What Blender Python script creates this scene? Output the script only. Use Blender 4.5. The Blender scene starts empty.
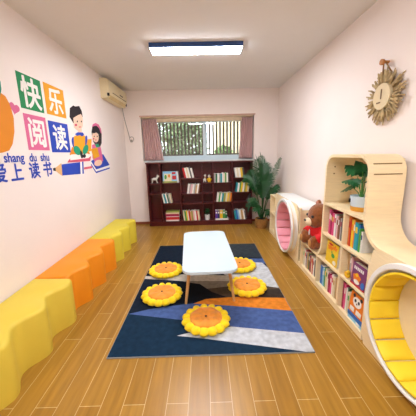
import bpy, bmesh, math, random
from mathutils import Vector, Matrix
C = bpy.context.scene.collection
rnd = random.Random(7)
PI = math.pi

# ------------------------------------------------------------------ helpers
def lin(h):
    h = h.lstrip('#'); o = []
    for i in (0, 2, 4):
        c = int(h[i:i+2], 16)/255
        o.append(c/12.92 if c <= .04045 else ((c+.055)/1.055)**2.4)
    return (*o, 1)
MATS = {}
def mat(name, hexc, rough=.6, var=.08, scale=12, bump=0, bscale=60, spec=.4, stretch=None, metal=0, sheen=0):
    if name in MATS: return MATS[name]
    m = bpy.data.materials.new(name); m.use_nodes = True
    nt = m.node_tree; b = nt.nodes['Principled BSDF']
    b.inputs['Roughness'].default_value = rough
    b.inputs['Specular IOR Level'].default_value = spec
    b.inputs['Metallic'].default_value = metal
    b.inputs['Sheen Weight'].default_value = sheen
    c = lin(hexc)
    tc = nt.nodes.new('ShaderNodeTexCoord'); mp = nt.nodes.new('ShaderNodeMapping')
    nt.links.new(tc.outputs['Object'], mp.inputs['Vector'])
    if stretch: mp.inputs['Scale'].default_value = stretch
    n = nt.nodes.new('ShaderNodeTexNoise'); n.inputs['Scale'].default_value = scale; n.inputs['Detail'].default_value = 4
    nt.links.new(mp.outputs[0], n.inputs['Vector'])
    r = nt.nodes.new('ShaderNodeValToRGB')
    r.color_ramp.elements[0].position = .3; r.color_ramp.elements[1].position = .7
    r.color_ramp.elements[0].color = (*[max(0, x*(1-var)) for x in c[:3]], 1)
    r.color_ramp.elements[1].color = (*[min(1, x*(1+var)) for x in c[:3]], 1)
    nt.links.new(n.outputs['Fac'], r.inputs[0]); nt.links.new(r.outputs[0], b.inputs['Base Color'])
    if bump:
        n2 = nt.nodes.new('ShaderNodeTexNoise'); n2.inputs['Scale'].default_value = bscale; n2.inputs['Detail'].default_value = 3
        nt.links.new(tc.outputs['Object'], n2.inputs['Vector'])
        bp = nt.nodes.new('ShaderNodeBump'); bp.inputs['Strength'].default_value = bump; bp.inputs['Distance'].default_value = .01
        nt.links.new(n2.outputs['Fac'], bp.inputs['Height']); nt.links.new(bp.outputs[0], b.inputs['Normal'])
    MATS[name] = m
    return m
def emit(name, hexc, s):
    m = bpy.data.materials.new(name); m.use_nodes = True
    b = m.node_tree.nodes['Principled BSDF']
    b.inputs['Base Color'].default_value = lin(hexc); b.inputs['Emission Color'].default_value = lin(hexc)
    b.inputs['Emission Strength'].default_value = s
    return m

def link(name, me, m=None, parent=None, smooth=False):
    o = bpy.data.objects.new(name, me); C.objects.link(o)
    for x in (m if isinstance(m, (list, tuple)) else [m] if m else []): me.materials.append(x)
    if parent is not None: o.parent = parent
    if smooth is not False:
        for p in me.polygons: p.use_smooth = True
        if smooth is not True:
            try: me.set_sharp_from_angle(angle=math.radians(smooth))
            except Exception: pass
    return o
def obj(name, bm, m=None, parent=None, smooth=False):
    bmesh.ops.recalc_face_normals(bm, faces=bm.faces[:])
    me = bpy.data.meshes.new(name); bm.to_mesh(me); bm.free()
    return link(name, me, m, parent, smooth)
def tag(o, label=None, cat=None, group=None, kind=None):
    if label: o['label'] = label
    if cat: o['category'] = cat
    if group: o['group'] = group
    if kind: o['kind'] = kind
    return o
def thing(name, label, cat, loc=(0, 0, 0), rz=0, group=None):
    o = bpy.data.objects.new(name, None); C.objects.link(o)
    o.location = loc; o.rotation_euler = (0, 0, rz); o.empty_display_size = .1
    return tag(o, label, cat, group)
def struct(name, bm, m, parent=None, smooth=False):
    o = obj(name, bm, m, parent, smooth)
    if parent is None: o['kind'] = 'structure'
    return o
def bake(o):
    dg = bpy.context.evaluated_depsgraph_get(); dg.update()
    me = bpy.data.meshes.new_from_object(o.evaluated_get(dg))
    o.modifiers.clear(); o.data = me
    for p in me.polygons: p.use_smooth = True
    return o
def box(bm, x0, x1, y0, y1, z0, z1, bev=0, mi=0):
    r = bmesh.ops.create_cube(bm, size=1)
    vs = r['verts']
    for v in vs:
        v.co = Vector((x0 if v.co.x < 0 else x1, y0 if v.co.y < 0 else y1, z0 if v.co.z < 0 else z1))
    fs = {f for v in vs for f in v.link_faces}
    for f in fs: f.material_index = mi
    if bev:
        es = list({e for v in vs for e in v.link_edges})
        bmesh.ops.bevel(bm, geom=es, offset=bev, segments=2, affect='EDGES', profile=.5)
    return bm
def B(*a, **k): return box(bmesh.new(), *a, **k)
def tube(bm, pts, r, n=8, r1=None):
    pts = [Vector(p) for p in pts]; rings = []
    for i, p in enumerate(pts):
        d = (pts[min(i+1, len(pts)-1)]-pts[max(i-1, 0)]).normalized()
        a = d.cross(Vector((0, 0, 1)) if abs(d.z) < .9 else Vector((1, 0, 0))).normalized(); b = d.cross(a)
        rr = r if r1 is None else r+(r1-r)*i/(len(pts)-1)
        rings.append([bm.verts.new(p+a*rr*math.cos(2*PI*k/n)+b*rr*math.sin(2*PI*k/n)) for k in range(n)])
    for q, s in zip(rings, rings[1:]):
        for k in range(n): bm.faces.new((q[k], q[(k+1) % n], s[(k+1) % n], s[k]))
    bm.faces.new(rings[0][::-1]); bm.faces.new(rings[-1])
    return bm
def lathe(bm, prof, n=28, mi=None):
    """prof: list of (r,z)"""
    rings = []
    for r, z in prof:
        rings.append([bm.verts.new((max(r, 1e-5)*math.cos(2*PI*k/n), max(r, 1e-5)*math.sin(2*PI*k/n), z)) for k in range(n)])
    for i, (q, s) in enumerate(zip(rings, rings[1:])):
        for k in range(n):
            f = bm.faces.new((q[k], q[(k+1) % n], s[(k+1) % n], s[k]))
            if mi: f.material_index = mi[i]
    bm.faces.new(rings[0][::-1]); bm.faces.new(rings[-1])
    return bm
def ball(bm, c, r, n=16, rot=None):
    m = Matrix.Translation(c) @ (rot.to_4x4() if rot else Matrix()) @ Matrix.Diagonal((*(r if isinstance(r, (tuple, list)) else (r, r, r)), 1))
    bmesh.ops.create_uvsphere(bm, u_segments=n, v_segments=max(8, n*2//3), radius=1, matrix=m)
    return bm
def prism(bm, pts, lo, hi, fn):
    """2-D outline extruded between lo and hi; fn(u,v,w)->xyz"""
    a = [bm.verts.new(fn(u, v, lo)) for u, v in pts]; b = [bm.verts.new(fn(u, v, hi)) for u, v in pts]
    n = len(pts)
    for i in range(n): bm.faces.new((a[i], a[(i+1) % n], b[(i+1) % n], b[i]))
    f1 = bm.faces.new(a[::-1]); f2 = bm.faces.new(b)
    bmesh.ops.triangulate(bm, faces=[f1, f2])
    return bm
def arc(cx, cy, r, a0, a1, n=10):
    return [(cx+r*math.cos(math.radians(a0+(a1-a0)*i/n)), cy+r*math.sin(math.radians(a0+(a1-a0)*i/n))) for i in range(n+1)]
def ribbon(bm, path, t, x0, x1):
    """bent board: path in (y,z), thickness t to the right-hand side, width x0..x1"""
    P = [Vector(p) for p in path]; Q = []
    for i, p in enumerate(P):
        d = (P[min(i+1, len(P)-1)]-P[max(i-1, 0)]).normalized()
        Q.append(p+Vector((d.y, -d.x))*t)
    R = []
    for p, q in zip(P, Q):
        R.append([bm.verts.new((x0, *p)), bm.verts.new((x1, *p)), bm.verts.new((x1, *q)), bm.verts.new((x0, *q))])
    for a, b in zip(R, R[1:]):
        for k in range(4): bm.faces.new((a[k], a[(k+1) % 4], b[(k+1) % 4], b[k]))
    bm.faces.new(R[0]); bm.faces.new(R[-1][::-1])
    return bm

# ------------------------------------------------------------------ camera
FP, PITCH, YAW, ROLL = 255.4494, .2086, .0095, -.0226
fw = Vector((math.sin(YAW)*math.cos(PITCH), math.cos(YAW)*math.cos(PITCH), -math.sin(PITCH)))
rt = Vector((math.cos(YAW), -math.sin(YAW), 0)); up = rt.cross(fw)
r2 = rt*math.cos(ROLL)+up*math.sin(ROLL); u2 = up*math.cos(ROLL)-rt*math.sin(ROLL)
EYE = Vector((0, 0, 1.43))
cd = bpy.data.cameras.new('camera'); cam = bpy.data.objects.new('camera', cd); C.objects.link(cam)
cd.sensor_width = 36; cd.lens = FP/416*36; cd.clip_start = .02
M = Matrix((r2, u2, -fw)).transposed().to_4x4(); M.translation = EYE
cam.matrix_world = M
bpy.context.scene.camera = cam
def at(px, py, ax, val):
    d = fw+r2*(px-208)/FP+u2*(208-py)/FP
    return EYE+d*((val-EYE[ax])/d[ax])

XL, XR, YB, YF, H = -1.57, 1.476, 5.277, -1.3, 2.648

# ------------------------------------------------------------------ materials
wallm = mat('pink_wall_paint', '#F6EAE2', .75, .012, 3, .05, 180)
ceilm = mat('ceiling_paint', '#E9E6E2', .85, .012, 3, .03, 160)
birch = mat('birch_ply', '#F5DFB2', .45, .05, 6, 0, stretch=(1.5, 1.5, 14))
birch_in = birch
plyedge = mat('ply_edge', '#EFD9AE', .5, .05, 20)
dark = mat('dark_cherry', '#54191B', .35, .22, 5, 0, stretch=(2, 2, 18), spec=.4)
white = mat('white_lacquer', '#CBDAE2', .25, .01, 4)
whitep = mat('white_plastic', '#EEEDE8', .4, .02, 4)
black = mat('black_plastic', '#15151A', .4, .05, 8)
beech = mat('beech_leg', '#D9A566', .45, .08, 8, stretch=(1, 1, .2))
yelbench = mat('yellow_leatherette', '#E0C548', .48, .03, 4, .05, 220)
orabench = mat('orange_leatherette', '#F0921A', .48, .03, 4, .05, 220)
limbench = mat('lime_yellow_leatherette', '#DCC83E', .48, .03, 4, .05, 220)
pink = mat('pink_padding', '#F0A3AE', .6, .03, 8, .05, 120)
yelpad = mat('yellow_padding', '#FFDD33', .55, .02, 8, .05, 120)
leafm = mat('palm_leaf', '#1D4F25', .4, .3, 14)
leafd = mat('dark_leaf', '#1C5A30', .35, .3, 14)
paper = mat('book_pages', '#E9E2D2', .8, .05, 60)
alu = mat('window_frame_white', '#C6D8DE', .4, .02, 5)

def floor_mat():
    m = bpy.data.materials.new('plank_floor'); m.use_nodes = True; nt = m.node_tree; b = nt.nodes['Principled BSDF']
    tc = nt.nodes.new('ShaderNodeTexCoord'); mp = nt.nodes.new('ShaderNodeMapping')
    mp.inputs['Rotation'].default_value = (0, 0, PI/2)
    nt.links.new(tc.outputs['Object'], mp.inputs[0])
    br = nt.nodes.new('ShaderNodeTexBrick'); nt.links.new(mp.outputs[0], br.inputs['Vector'])
    br.inputs['Scale'].default_value = 1; br.inputs['Brick Width'].default_value = .9; br.inputs['Row Height'].default_value = .128
    br.inputs['Mortar Size'].default_value = .0016; br.inputs['Mortar Smooth'].default_value = .2; br.offset = .37
    br.inputs['Color1'].default_value = lin('#A67829'); br.inputs['Color2'].default_value = lin('#B58735')
    br.inputs['Mortar'].default_value = lin('#E3C890'); br.inputs['Bias'].default_value = 0
    mp2 = nt.nodes.new('ShaderNodeMapping'); mp2.inputs['Scale'].default_value = (14, 1.1, 1)
    nt.links.new(tc.outputs['Object'], mp2.inputs[0])
    n = nt.nodes.new('ShaderNodeTexNoise'); n.inputs['Scale'].default_value = 2.2; n.inputs['Detail'].default_value = 6
    nt.links.new(mp2.outputs[0], n.inputs['Vector'])
    rp = nt.nodes.new('ShaderNodeValToRGB'); rp.color_ramp.elements[0].position = .3; rp.color_ramp.elements[1].position = .75
    rp.color_ramp.elements[0].color = (.66, .62, .55, 1); rp.color_ramp.elements[1].color = (1.06, 1.04, 1, 1)
    nt.links.new(n.outputs['Fac'], rp.inputs[0])
    mx = nt.nodes.new('ShaderNodeMix'); mx.data_type = 'RGBA'; mx.blend_type = 'MULTIPLY'; mx.inputs[0].default_value = .8
    nt.links.new(br.outputs['Color'], mx.inputs[6]); nt.links.new(rp.outputs[0], mx.inputs[7])
    nt.links.new(mx.outputs[2], b.inputs['Base Color'])
    b.inputs['Roughness'].default_value = .3; b.inputs['Specular IOR Level'].default_value = .35
    return m

# ------------------------------------------------------------------ room shell
struct('floor', B(XL-.12, XR+.12, YF-.12, YB+.2, -.1, 0), floor_mat())
struct('ceiling', B(XL-.12, XR+.12, YF-.12, YB+.2, H, H+.1), ceilm)
struct('wall_left', B(XL-.12, XL, YF, YB, 0, H), wallm)
struct('wall_right', B(XR, XR+.12, YF, YB, 0, H), wallm)
struct('wall_front', B(XL-.12, XR+.12, YF-.12, YF, 0, H), wallm)
WX0, WX1, WZ0, WZ1 = -1.235, 1.0, 1.285, 2.165
bm = bmesh.new()
box(bm, XL-.12, WX0, YB, YB+.2, 0, H); box(bm, WX1, XR+.12, YB, YB+.2, 0, H)
box(bm, WX0, WX1, YB, YB+.2, 0, WZ0); box(bm, WX0, WX1, YB, YB+.2, WZ1, H)
struct('wall_back', bm, wallm)
skirt = mat('brown_skirting', '#8A4A30', .5, .1, 10)
struct('baseboard_back', B(XL, XR, YB-.012, YB, 0, .05), skirt)
struct('head_shade_1', B(WX0-.02, WX1+.02, YB-.012, YB, WZ1, WZ1+.022), mat('window_reveal_shade', '#C9A18F', .6))  # dusky strip paints the shade of the window's top reveal
# window
win = tag(bpy.data.objects.new('window_1', None), kind='structure'); C.objects.link(win); win.location = ((WX0+WX1)/2, YB+.13, WZ0)
ox, oy, oz = win.location
def WB(x0, x1, y0, y1, z0, z1, bev=.004): return B(x0-ox, x1-ox, y0-oy, y1-oy, z0-oz, z1-oz, bev=bev)
y0, y1 = YB+.10, YB+.16
bm = bmesh.new()
for a in ((WX0, WX0+.05, WZ0, WZ1), (WX1-.05, WX1, WZ0, WZ1), (WX0+.05, WX1-.05, WZ0, WZ0+.05), (WX0+.05, WX1-.05, WZ1-.05, WZ1)):
    box(bm, a[0]-ox, a[1]-ox, y0-oy, y1-oy, a[2]-oz, a[3]-oz)
obj('window_frame', bm, alu, win)
xm = .02
glass = bpy.data.materials.new('window_glass'); glass.use_nodes = True
nt = glass.node_tree; nt.nodes.remove(nt.nodes['Principled BSDF'])
tr = nt.nodes.new('ShaderNodeBsdfTransparent'); gl = nt.nodes.new('ShaderNodeBsdfGlossy'); mxs = nt.nodes.new('ShaderNodeMixShader')
tr.inputs[0].default_value = (.9, .93, .92, 1); gl.inputs['Roughness'].default_value = .03; mxs.inputs[0].default_value = .06
nt.links.new(tr.outputs[0], mxs.inputs[1]); nt.links.new(gl.outputs[0], mxs.inputs[2]); nt.links.new(mxs.outputs[0], nt.nodes['Material Output'].inputs[0])
for i, (a, b, yy) in enumerate(((WX0+.05, xm+.04, y0+.034), (xm-.04, WX1-.05, y0+.004))):
    bm = bmesh.new(); w = .055; z0, z1 = WZ0+.05, WZ1-.05
    for q in ((a, a+w, z0, z1), (b-w, b, z0, z1), (a+w, b-w, z0, z0+.07), (a+w, b-w, z1-w, z1)):
        box(bm, q[0]-ox, q[1]-ox, yy-oy, yy+.026-oy, q[2]-oz, q[3]-oz)
    s = obj('window_sash', bm, alu, win)
    obj('window_pane', WB(a+w, b-w, yy+.010, yy+.015, z0+.07, z1-w, bev=0), glass, s)
obj('window_sill', WB(WX0, WX1, YB+.0, y0, WZ0, WZ0+.022), mat('pale_sill', '#D9DCD6', .4), win)

# outside the window: grille, shrubs, neighbouring wall, ground
gm = mat('grille_brown_paint', '#5A4C42', .6, .15, 10)
gr = thing('window_grille', 'brown vertical bar grille outside the back window', 'window grille', (ox, YB+.42, WZ0))
for i in range(31):
    x = WX0-.02+i*.0755
    obj('bar', B(x-ox, x+.037-ox, -.01, .012, -.1, WZ1-WZ0+.1), gm, gr)
for z in (-.1, WZ1-WZ0+.08): obj('rail', B(WX0-.08-ox, WX1+.08-ox, .012, .034, z, z+.03), gm, gr)
obj('rail', B(WX0-.08-ox, WX1+.08-ox, .012, .034, .12, .15), gm, gr)
for sx in (WX0-.07, WX1+.05): obj('bracket', B(sx-ox, sx+.02-ox, -.22, .012, -.09, -.06), gm, gr)
struct('ground_outside', B(-9, 9, YB+.2, 13, -.6, -.1), mat('outside_paving', '#B9AE9C', .9, .1, 2))
nb = thing('neighbour_house', 'pale cream house wall seen beyond the window bars', 'house', (2.2, 10.5, -.1))
obj('wall', B(-1.7, 4.5, 0, 3, 0, 3.6), mat('cream_render', '#E9D2B0', .8, .05, 2), nb)
obj('roof', B(-1.9, 4.7, -.3, 3.3, 3.6, 3.8), mat('roof_tile_brown', '#8C5A40', .8, .1, 3), nb)
def leafy(bm, c, r, n, sz, rr):
    for _ in range(n):
        d = Vector((rr.gauss(0, 1), rr.gauss(0, 1), rr.gauss(0, 1))).normalized()*rr.uniform(.55, 1)
        p = Vector(c)+Vector((d.x*r[0], d.y*r[1], d.z*r[2]))
        a = Vector((rr.gauss(0, 1), rr.gauss(0, 1), rr.gauss(0, 1))).normalized(); b = a.cross(Vector((rr.gauss(0, 1), rr.gauss(0, 1), 1))).normalized()
        s = sz*rr.uniform(.6, 1.3)
        bm.faces.new([bm.verts.new(p+v) for v in (-a*s, b*s*.45, a*s, -b*s*.45)])
for i, (x, y, h, r, hx, lab) in enumerate(((-2.55, 7.9, 3.0, .95, '#7D9166', 'grey green tall shrub outside at the far left of the window'),
                                      (-.55, 8.0, 2.9, .68, '#8A9C72', 'pale green tall shrub outside behind the window\'s left pane'),
                                      (-1.5, 10.2, 3.6, 1.1, '#8E9A7A', 'hazy tall shrub farthest back outside the window'),
                                      (.55, 7.2, 1.75, .40, '#6F9450', 'low green shrub outside right of the window\'s middle post'),
                                      (1.65, 7.6, 2.6, .55, '#5F8A48', 'deep green shrub outside behind the right curtain edge'))):
    t = thing('shrub', lab, 'shrub', (x, y, -.1), 0, 'shrubs outside the window')
    bm = bmesh.new(); leafy(bm, (0, 0, h*.58), (r, r*.8, h*.42), 2600, .085, rnd)
    obj('foliage', bm, mat('shrub_leaf_%d' % i, hx, .6, .35, 6), t)
    bm = bmesh.new()
    for k in range(5): tube(bm, [(0, 0, 0), (rnd.uniform(-.1, .1), rnd.uniform(-.1, .1), h*.3), (rnd.uniform(-.4, .4)*r, rnd.uniform(-.3, .3)*r, h*.75)], .035, 6, .012)
    obj('stem', bm, mat('shrub_bark', '#5B4636', .8), t)

# curtains
curt = mat('mauve_curtain', '#CDA6A1', .8, .05, 30, .1, 300, sheen=.3)
def curtain(x0, x1t, x1b, label, lean):
    bm = bmesh.new(); nx, nz = 56, 12; zt, zb = WZ1-.035, WZ0+.04
    front, back = [], []
    for j in range(nz+1):
        v = j/nz; z = zt+(zb-zt)*v; a = []; b = []
        for i in range(nx+1):
            u = i/nx; xe = x1t+(x1b-x1t)*v
            x = x0+(xe-x0)*u
            y = .022*math.sin(u*2*PI*7+v*.6)+.006*math.sin(u*31+v*2)
            a.append(bm.verts.new((x-x0, y-.002, z-zb))); b.append(bm.verts.new((x-x0, y+.002, z-zb)))
        front.append(a); back.append(b)
    for j in range(nz):
        for i in range(nx):
            bm.faces.new((front[j][i], front[j+1][i], front[j+1][i+1], front[j][i+1]))
            bm.faces.new((back[j][i], back[j][i+1], back[j+1][i+1], back[j+1][i]))
        bm.faces.new((front[j][0], back[j][0], back[j+1][0], front[j+1][0]))
        bm.faces.new((front[j][nx], front[j+1][nx], back[j+1][nx], back[j][nx]))
    for i in range(nx):
        bm.faces.new((front[0][i], front[0][i+1], back[0][i+1], back[0][i]))
        bm.faces.new((front[nz][i], back[nz][i], back[nz][i+1], front[nz][i+1]))
    o = obj('curtain', bm, curt, None, True); o.location = (x0, YB+.045, zb)
    return tag(o, label, 'curtain', 'mauve curtains at the back window')
curtain(WX0+.015, -.93, -.83, 'mauve pleated curtain at the window\'s left end', 0)
curtain(WX1-.015, .76, .70, 'mauve pleated curtain at the window\'s right end, by the palm', 0)
t = thing('curtain_track', 'beige curtain track along the top of the back window', 'curtain track', (ox, YB+.045, WZ1-.04))
obj('rail', B(WX0+.01-ox, WX1-.01-ox, .03, .05, -.055, .04, bev=.004), mat('track_beige', '#D8C3A4', .5), t)
obj('runner_strip', B(WX0+.01-ox, WX1-.01-ox, -.02, .03, .02, .04), mat('track_beige', '#D8C3A4', .5), t)

# ------------------------------------------------------------------ ceiling lamps
lampm = emit('lamp_diffuser', '#F2F6FF', 26); navy = mat('lamp_navy_body', '#2D4C86', .4, .03, 6)
def lamp(loc, label):
    t = thing('ceiling_lamp', label, 'ceiling lamp', loc)
    obj('lamp_body', B(-.525, .525, -.108, .108, -.052, 0, bev=.006), navy, t)
    obj('diffuser', B(-.514, .514, -.098, .098, -.060, -.050, bev=.004), lampm, t)
lamp((-.062, 3.25, H), 'long rectangular ceiling lamp with navy rim, lit white')
lamp((-.062, .35, H), 'long ceiling lamp added behind the camera to brighten the near walls')  # second lamp added out of view to brighten the near walls

# ------------------------------------------------------------------ rug
RX0, RX1, RY0, RY1, RT = -.7365, .7649, 1.5894, 3.8754, .011
RC = ['#16202E', '#333A3F', '#56483C', '#C9C2B6', '#D9822B', '#4A6093', '#C3C6C9', '#182F44', '#3C332C', '#8B8175', '#12161D']
RM = [mat('rug_%d' % i, h, .95, .18, 22, .25, 400, spec=.1) for i, h in enumerate(RC)]
SHP = [ # painter's order: (colour index, pixel outline on the photo's rug)
 (1, [(200, 240), (262, 240), (270, 258), (205, 256)]),
 (5, [(246, 258.5), (280, 258.5), (280, 264), (249, 263)]),
 (6, [(236, 262), (262, 262.5), (290, 287.5), (277, 288), (246, 285), (215, 270)]),
 (3, [(130, 277), (150, 276), (190, 274), (240, 276), (236, 282), (182, 281), (140, 278.5)]),
 (9, [(182, 281), (236, 281), (262, 286), (262, 292), (215, 292)]),
 (2, [(205, 289), (250, 284), (277, 287.5), (300, 287.5), (300, 298.5), (230, 297), (206, 299)]),
 (10, [(178, 281), (200, 284), (212, 292), (228, 297.5), (206, 300), (172, 304)]),
 (8, [(253, 290), (300, 288), (300, 298.5), (253, 297)]),
 (4, [(192, 304), (206, 299), (231, 297), (300, 298), (310, 313), (232, 306)]),
 (5, [(192, 303.5), (232, 305.8), (320, 313), (330, 336), (231, 326.5), (182, 320), (128.5, 314), (150, 309), (186, 304)]),
 (6, [(176, 336), (200, 330), (231, 326.5), (330, 335.5), (330, 355), (313, 352.5), (200, 338), (182, 337)]),
 (7, [(90, 310), (128.5, 314), (182, 320), (200, 328), (176, 335.7), (200, 338), (313, 352.8), (330, 356), (330, 370), (90, 370)]),
]
POL = [(ci, [tuple(at(x, y, 2, RT)[:2]) for x, y in ps]) for ci, ps in SHP]
bm = bmesh.new(); box(bm, RX0, RX1, RY0, RY1, 0, RT)
for ci, ps in POL:
    for i in range(len(ps)):
        a, b = Vector(ps[i]), Vector(ps[(i+1) % len(ps)])
        d = b-a
        lo, hi = 1e9, -1e9
        # cut only the faces whose centre lies near this edge
        fs = []
        for f in bm.faces:
            us = [((v.co.xy-a).dot(d))/d.length_squared for v in f.verts]
            if max(us) > 0 and min(us) < 1: fs.append(f)
        g = list({v for f in fs for v in f.verts})+list({e for f in fs for e in f.edges})+fs
        bmesh.ops.bisect_plane(bm, geom=g, dist=1e-6, plane_co=(*a, 0), plane_no=(-d.y, d.x, 0))
def inside(p, ps):
    c = False; n = len(ps)
    for i in range(n):
        (xa, ya), (xb, yb) = ps[i], ps[(i+1) % n]
        if (ya > p[1]) != (yb > p[1]) and p[0] < (xb-xa)*(p[1]-ya)/(yb-ya)+xa: c = not c
    return c
for f in bm.faces:
    c = f.calc_center_median(); f.material_index = 0
    for ci, ps in POL:
        if inside(c, ps): f.material_index = ci
o = obj('rug', bm, RM)
bm = bmesh.new(); e_ = .004
for q in ((RX0-e_, RX1+e_, RY0-e_, RY0), (RX0-e_, RX1+e_, RY1, RY1+e_), (RX0-e_, RX0, RY0, RY1), (RX1, RX1+e_, RY0, RY1)): box(bm, *q, 0, RT-.001)
obj('binding', bm, mat('rug_binding', '#8E9294', .9, .1, 30), o)['label'] = 'pale grey bound edge of the rug'
tag(o, 'large patchwork rug in navy, blue, orange and grey wedges on the plank floor', 'rug')

# ------------------------------------------------------------------ flower cushions
petm = mat('flower_petal_plush', '#FFD91C', .8, .03, 20, .2, 250, spec=.2, sheen=.2)
cenm = mat('flower_centre_plush', '#EE9636', .85, .16, 16, .3, 120, spec=.2, sheen=.2)
butm = mat('button_brown', '#3A1A12', .6)
def flower(x, y, rz, label, first=[]):
    if not first:
        t = thing('flower_cushion', label, 'floor cushion')
        bm = bmesh.new(); N = 180; NP = 15; R = .212
        prof = [(.0, .0), (.50, .0), (.80, .004), (.94, .016), (1.0, .034), (.95, .052), (.86, .062), (.74, .062), (.64, .054), (.55, .044), (.0, .044)]
        rings = []
        for fr, z in prof:
            ring = []
            for k in range(N):
                a = 2*PI*k/N; lobe = abs(math.cos(a*NP/2))
                w = max(0, (fr-.5)/.5)
                rr = R*fr*(1-w*.17*(1-lobe**.55)); zz = z*(1-.4*w*(1-lobe)**1.5)
                ring.append(bm.verts.new((rr*math.cos(a)+1e-6*math.cos(a), rr*math.sin(a)+1e-6*math.sin(a), zz)))
            rings.append(ring)
        for p, q in zip(rings, rings[1:]):
            for k in range(N): bm.faces.new((p[k], p[(k+1) % N], q[(k+1) % N], q[k]))
        bmesh.ops.remove_doubles(bm, verts=bm.verts[:], dist=1e-5)
        obj('petal_ring', bm, petm, t, True)
        bm = lathe(bmesh.new(), [(.0, .040), (.132, .040), (.140, .050), (.136, .060), (.120, .068), (.08, .070), (.03, .066), (.0, .060)], 48)
        for v in bm.verts:
            a = math.atan2(v.co.y, v.co.x); v.co.z += .004*math.sin(a*7)*min(1, v.co.xy.length/.1)*(v.co.z > .055)
        obj('centre_pad', bm, cenm, t, True)
        obj('button', lathe(bmesh.new(), [(0, .058), (.010, .058), (.011, .064), (.006, .068), (0, .068)], 14), butm, t, True)
        first.append(t)
    else:
        t = first[0].copy(); C.objects.link(t)
        for ch in list(first[0].children):
            c = ch.copy(); C.objects.link(c); c.parent = t
        t['label'] = label
    t['group'] = 'sunflower cushions on the rug'
    t.location = (x, y, RT); t.rotation_euler = (0, 0, rz)
k = .962
flower(-.527*k, 3.047*k, .2, 'sunflower cushion on the rug, the farther of the two left of the table')
flower(-.484*k, 2.467*k, .9, 'sunflower cushion on the rug, the nearer of the two left of the table')
flower(-.021*k, 2.025*k, 0, 'sunflower cushion lying alone in front of the white table, nearest of all')
flower(.437*k, 2.586*k, 1.3, 'sunflower cushion on the rug beside the table\'s right front leg')
flower(.43*k, 3.138*k, .5, 'sunflower cushion half hidden behind the white table\'s right edge')

# ------------------------------------------------------------------ table
TZ = .42
t = thing('low_table', 'low white children\'s table with rounded corners on beech legs', 'table', (0, 2.675, RT), math.radians(3))
L2, W0, W1, rc = .605, .252, .262, .10
out = arc(W0-rc, -L2+rc, rc, -90, 0)+arc(W1-rc, L2-rc, rc, 0, 90)+arc(-W1+rc, L2-rc, rc, 90, 180)+arc(-W0+rc, -L2+rc, rc, 180, 270)
bm = prism(bmesh.new(), out, TZ-.024-RT, TZ-RT, lambda u, v, w: (u, v, w))
obj('tabletop', bm, white, t, 40)
bm = bmesh.new()
for y in (-.40, .40): box(bm, -.17, .17, y-.02, y+.02, TZ-.05-RT, TZ-.0245-RT)
for x in (-.16, .16): box(bm, x-.015, x+.015, -.38, .38, TZ-.05-RT, TZ-.0245-RT)
obj('apron', bm, white, t)
for sx in (-1, 1):
    for sy in (-1, 1):
        obj('leg', tube(bmesh.new(), [(sx*.236, sy*.425, .0), (sx*.185, sy*.385, TZ-.026-RT)], .0125, 14, .018), beech, t, 50)

# ------------------------------------------------------------------ wavy benches
def bench(y0, y1, m, label, ph=0):
    bm = bmesh.new(); X0 = XL+.008; n = 60; Lh = y1-y0
    pts = [(X0, y0), ]
    edge = []
    for i in range(n+1):
        u = i/n; y = y0+.045+(Lh-.09)*u
        x = -1.222+.040*math.cos((y-(y1-.10))/.36*2*PI)
        edge.append((x, y))
    xa, ya = edge[0]; xb, yb = edge[-1]
    edge = arc(xa-.045, y0+.045, .045, -90, -8, 5)+edge[1:-1]+arc(xb-.045, y1-.045, .045, 8, 90, 5)
    outl = [(X0, y0)]+edge+[(X0, y1)]
    # rounded top rim: three inset rings
    def inset(d):
        P = [Vector(p) for p in outl]; Q = []
        for i, p in enumerate(P):
            a = P[(i+1) % len(P)]-P[i-1]; nn = Vector((-a.y, a.x)).normalized(); Q.append(p+nn*d)
        return Q
    levels = [(0, 0.0), (0, .347), (.004, .359), (.012, .370), (.024, .375)]
    rings = [[bm.verts.new((q.x, q.y, z)) for q in inset(d)] for d, z in levels]
    N = len(outl)
    for a, b in zip(rings, rings[1:]):
        for i in range(N): bm.faces.new((a[i], a[(i+1) % N], b[(i+1) % N], b[i]))
    # flat top and underside as strips running back to the wall side
    for rg in (rings[0], rings[-1]):
        b0, b1 = rg[0], rg[-1]; fr = rg[1:-1]; m_ = len(fr)
        bk = [b0]+[bm.verts.new((b0.co.x, b0.co.y+(b1.co.y-b0.co.y)*i/(m_-1), b0.co.z)) for i in range(1, m_-1)]+[b1]
        for i in range(m_-1): bm.faces.new((bk[i], fr[i], fr[i+1], bk[i+1]))
    bmesh.ops.translate(bm, verts=bm.verts[:], vec=(1.35, -y0, 0))
    o = obj('wavy_bench', bm, m, None, 50); o.location = (-1.35, y0, 0)
    return tag(o, label, 'bench', 'wavy benches along the mural wall')
bench(1.06, 2.125, yelbench, 'warm yellow wavy-front padded bench, nearest of the three along the mural wall')
bench(2.135, 3.215, orabench, 'orange wavy-front padded bench between the two yellow ones')
bench(3.225, 4.26, limbench, 'greenish yellow wavy-front padded bench farthest along the mural wall')

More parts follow.
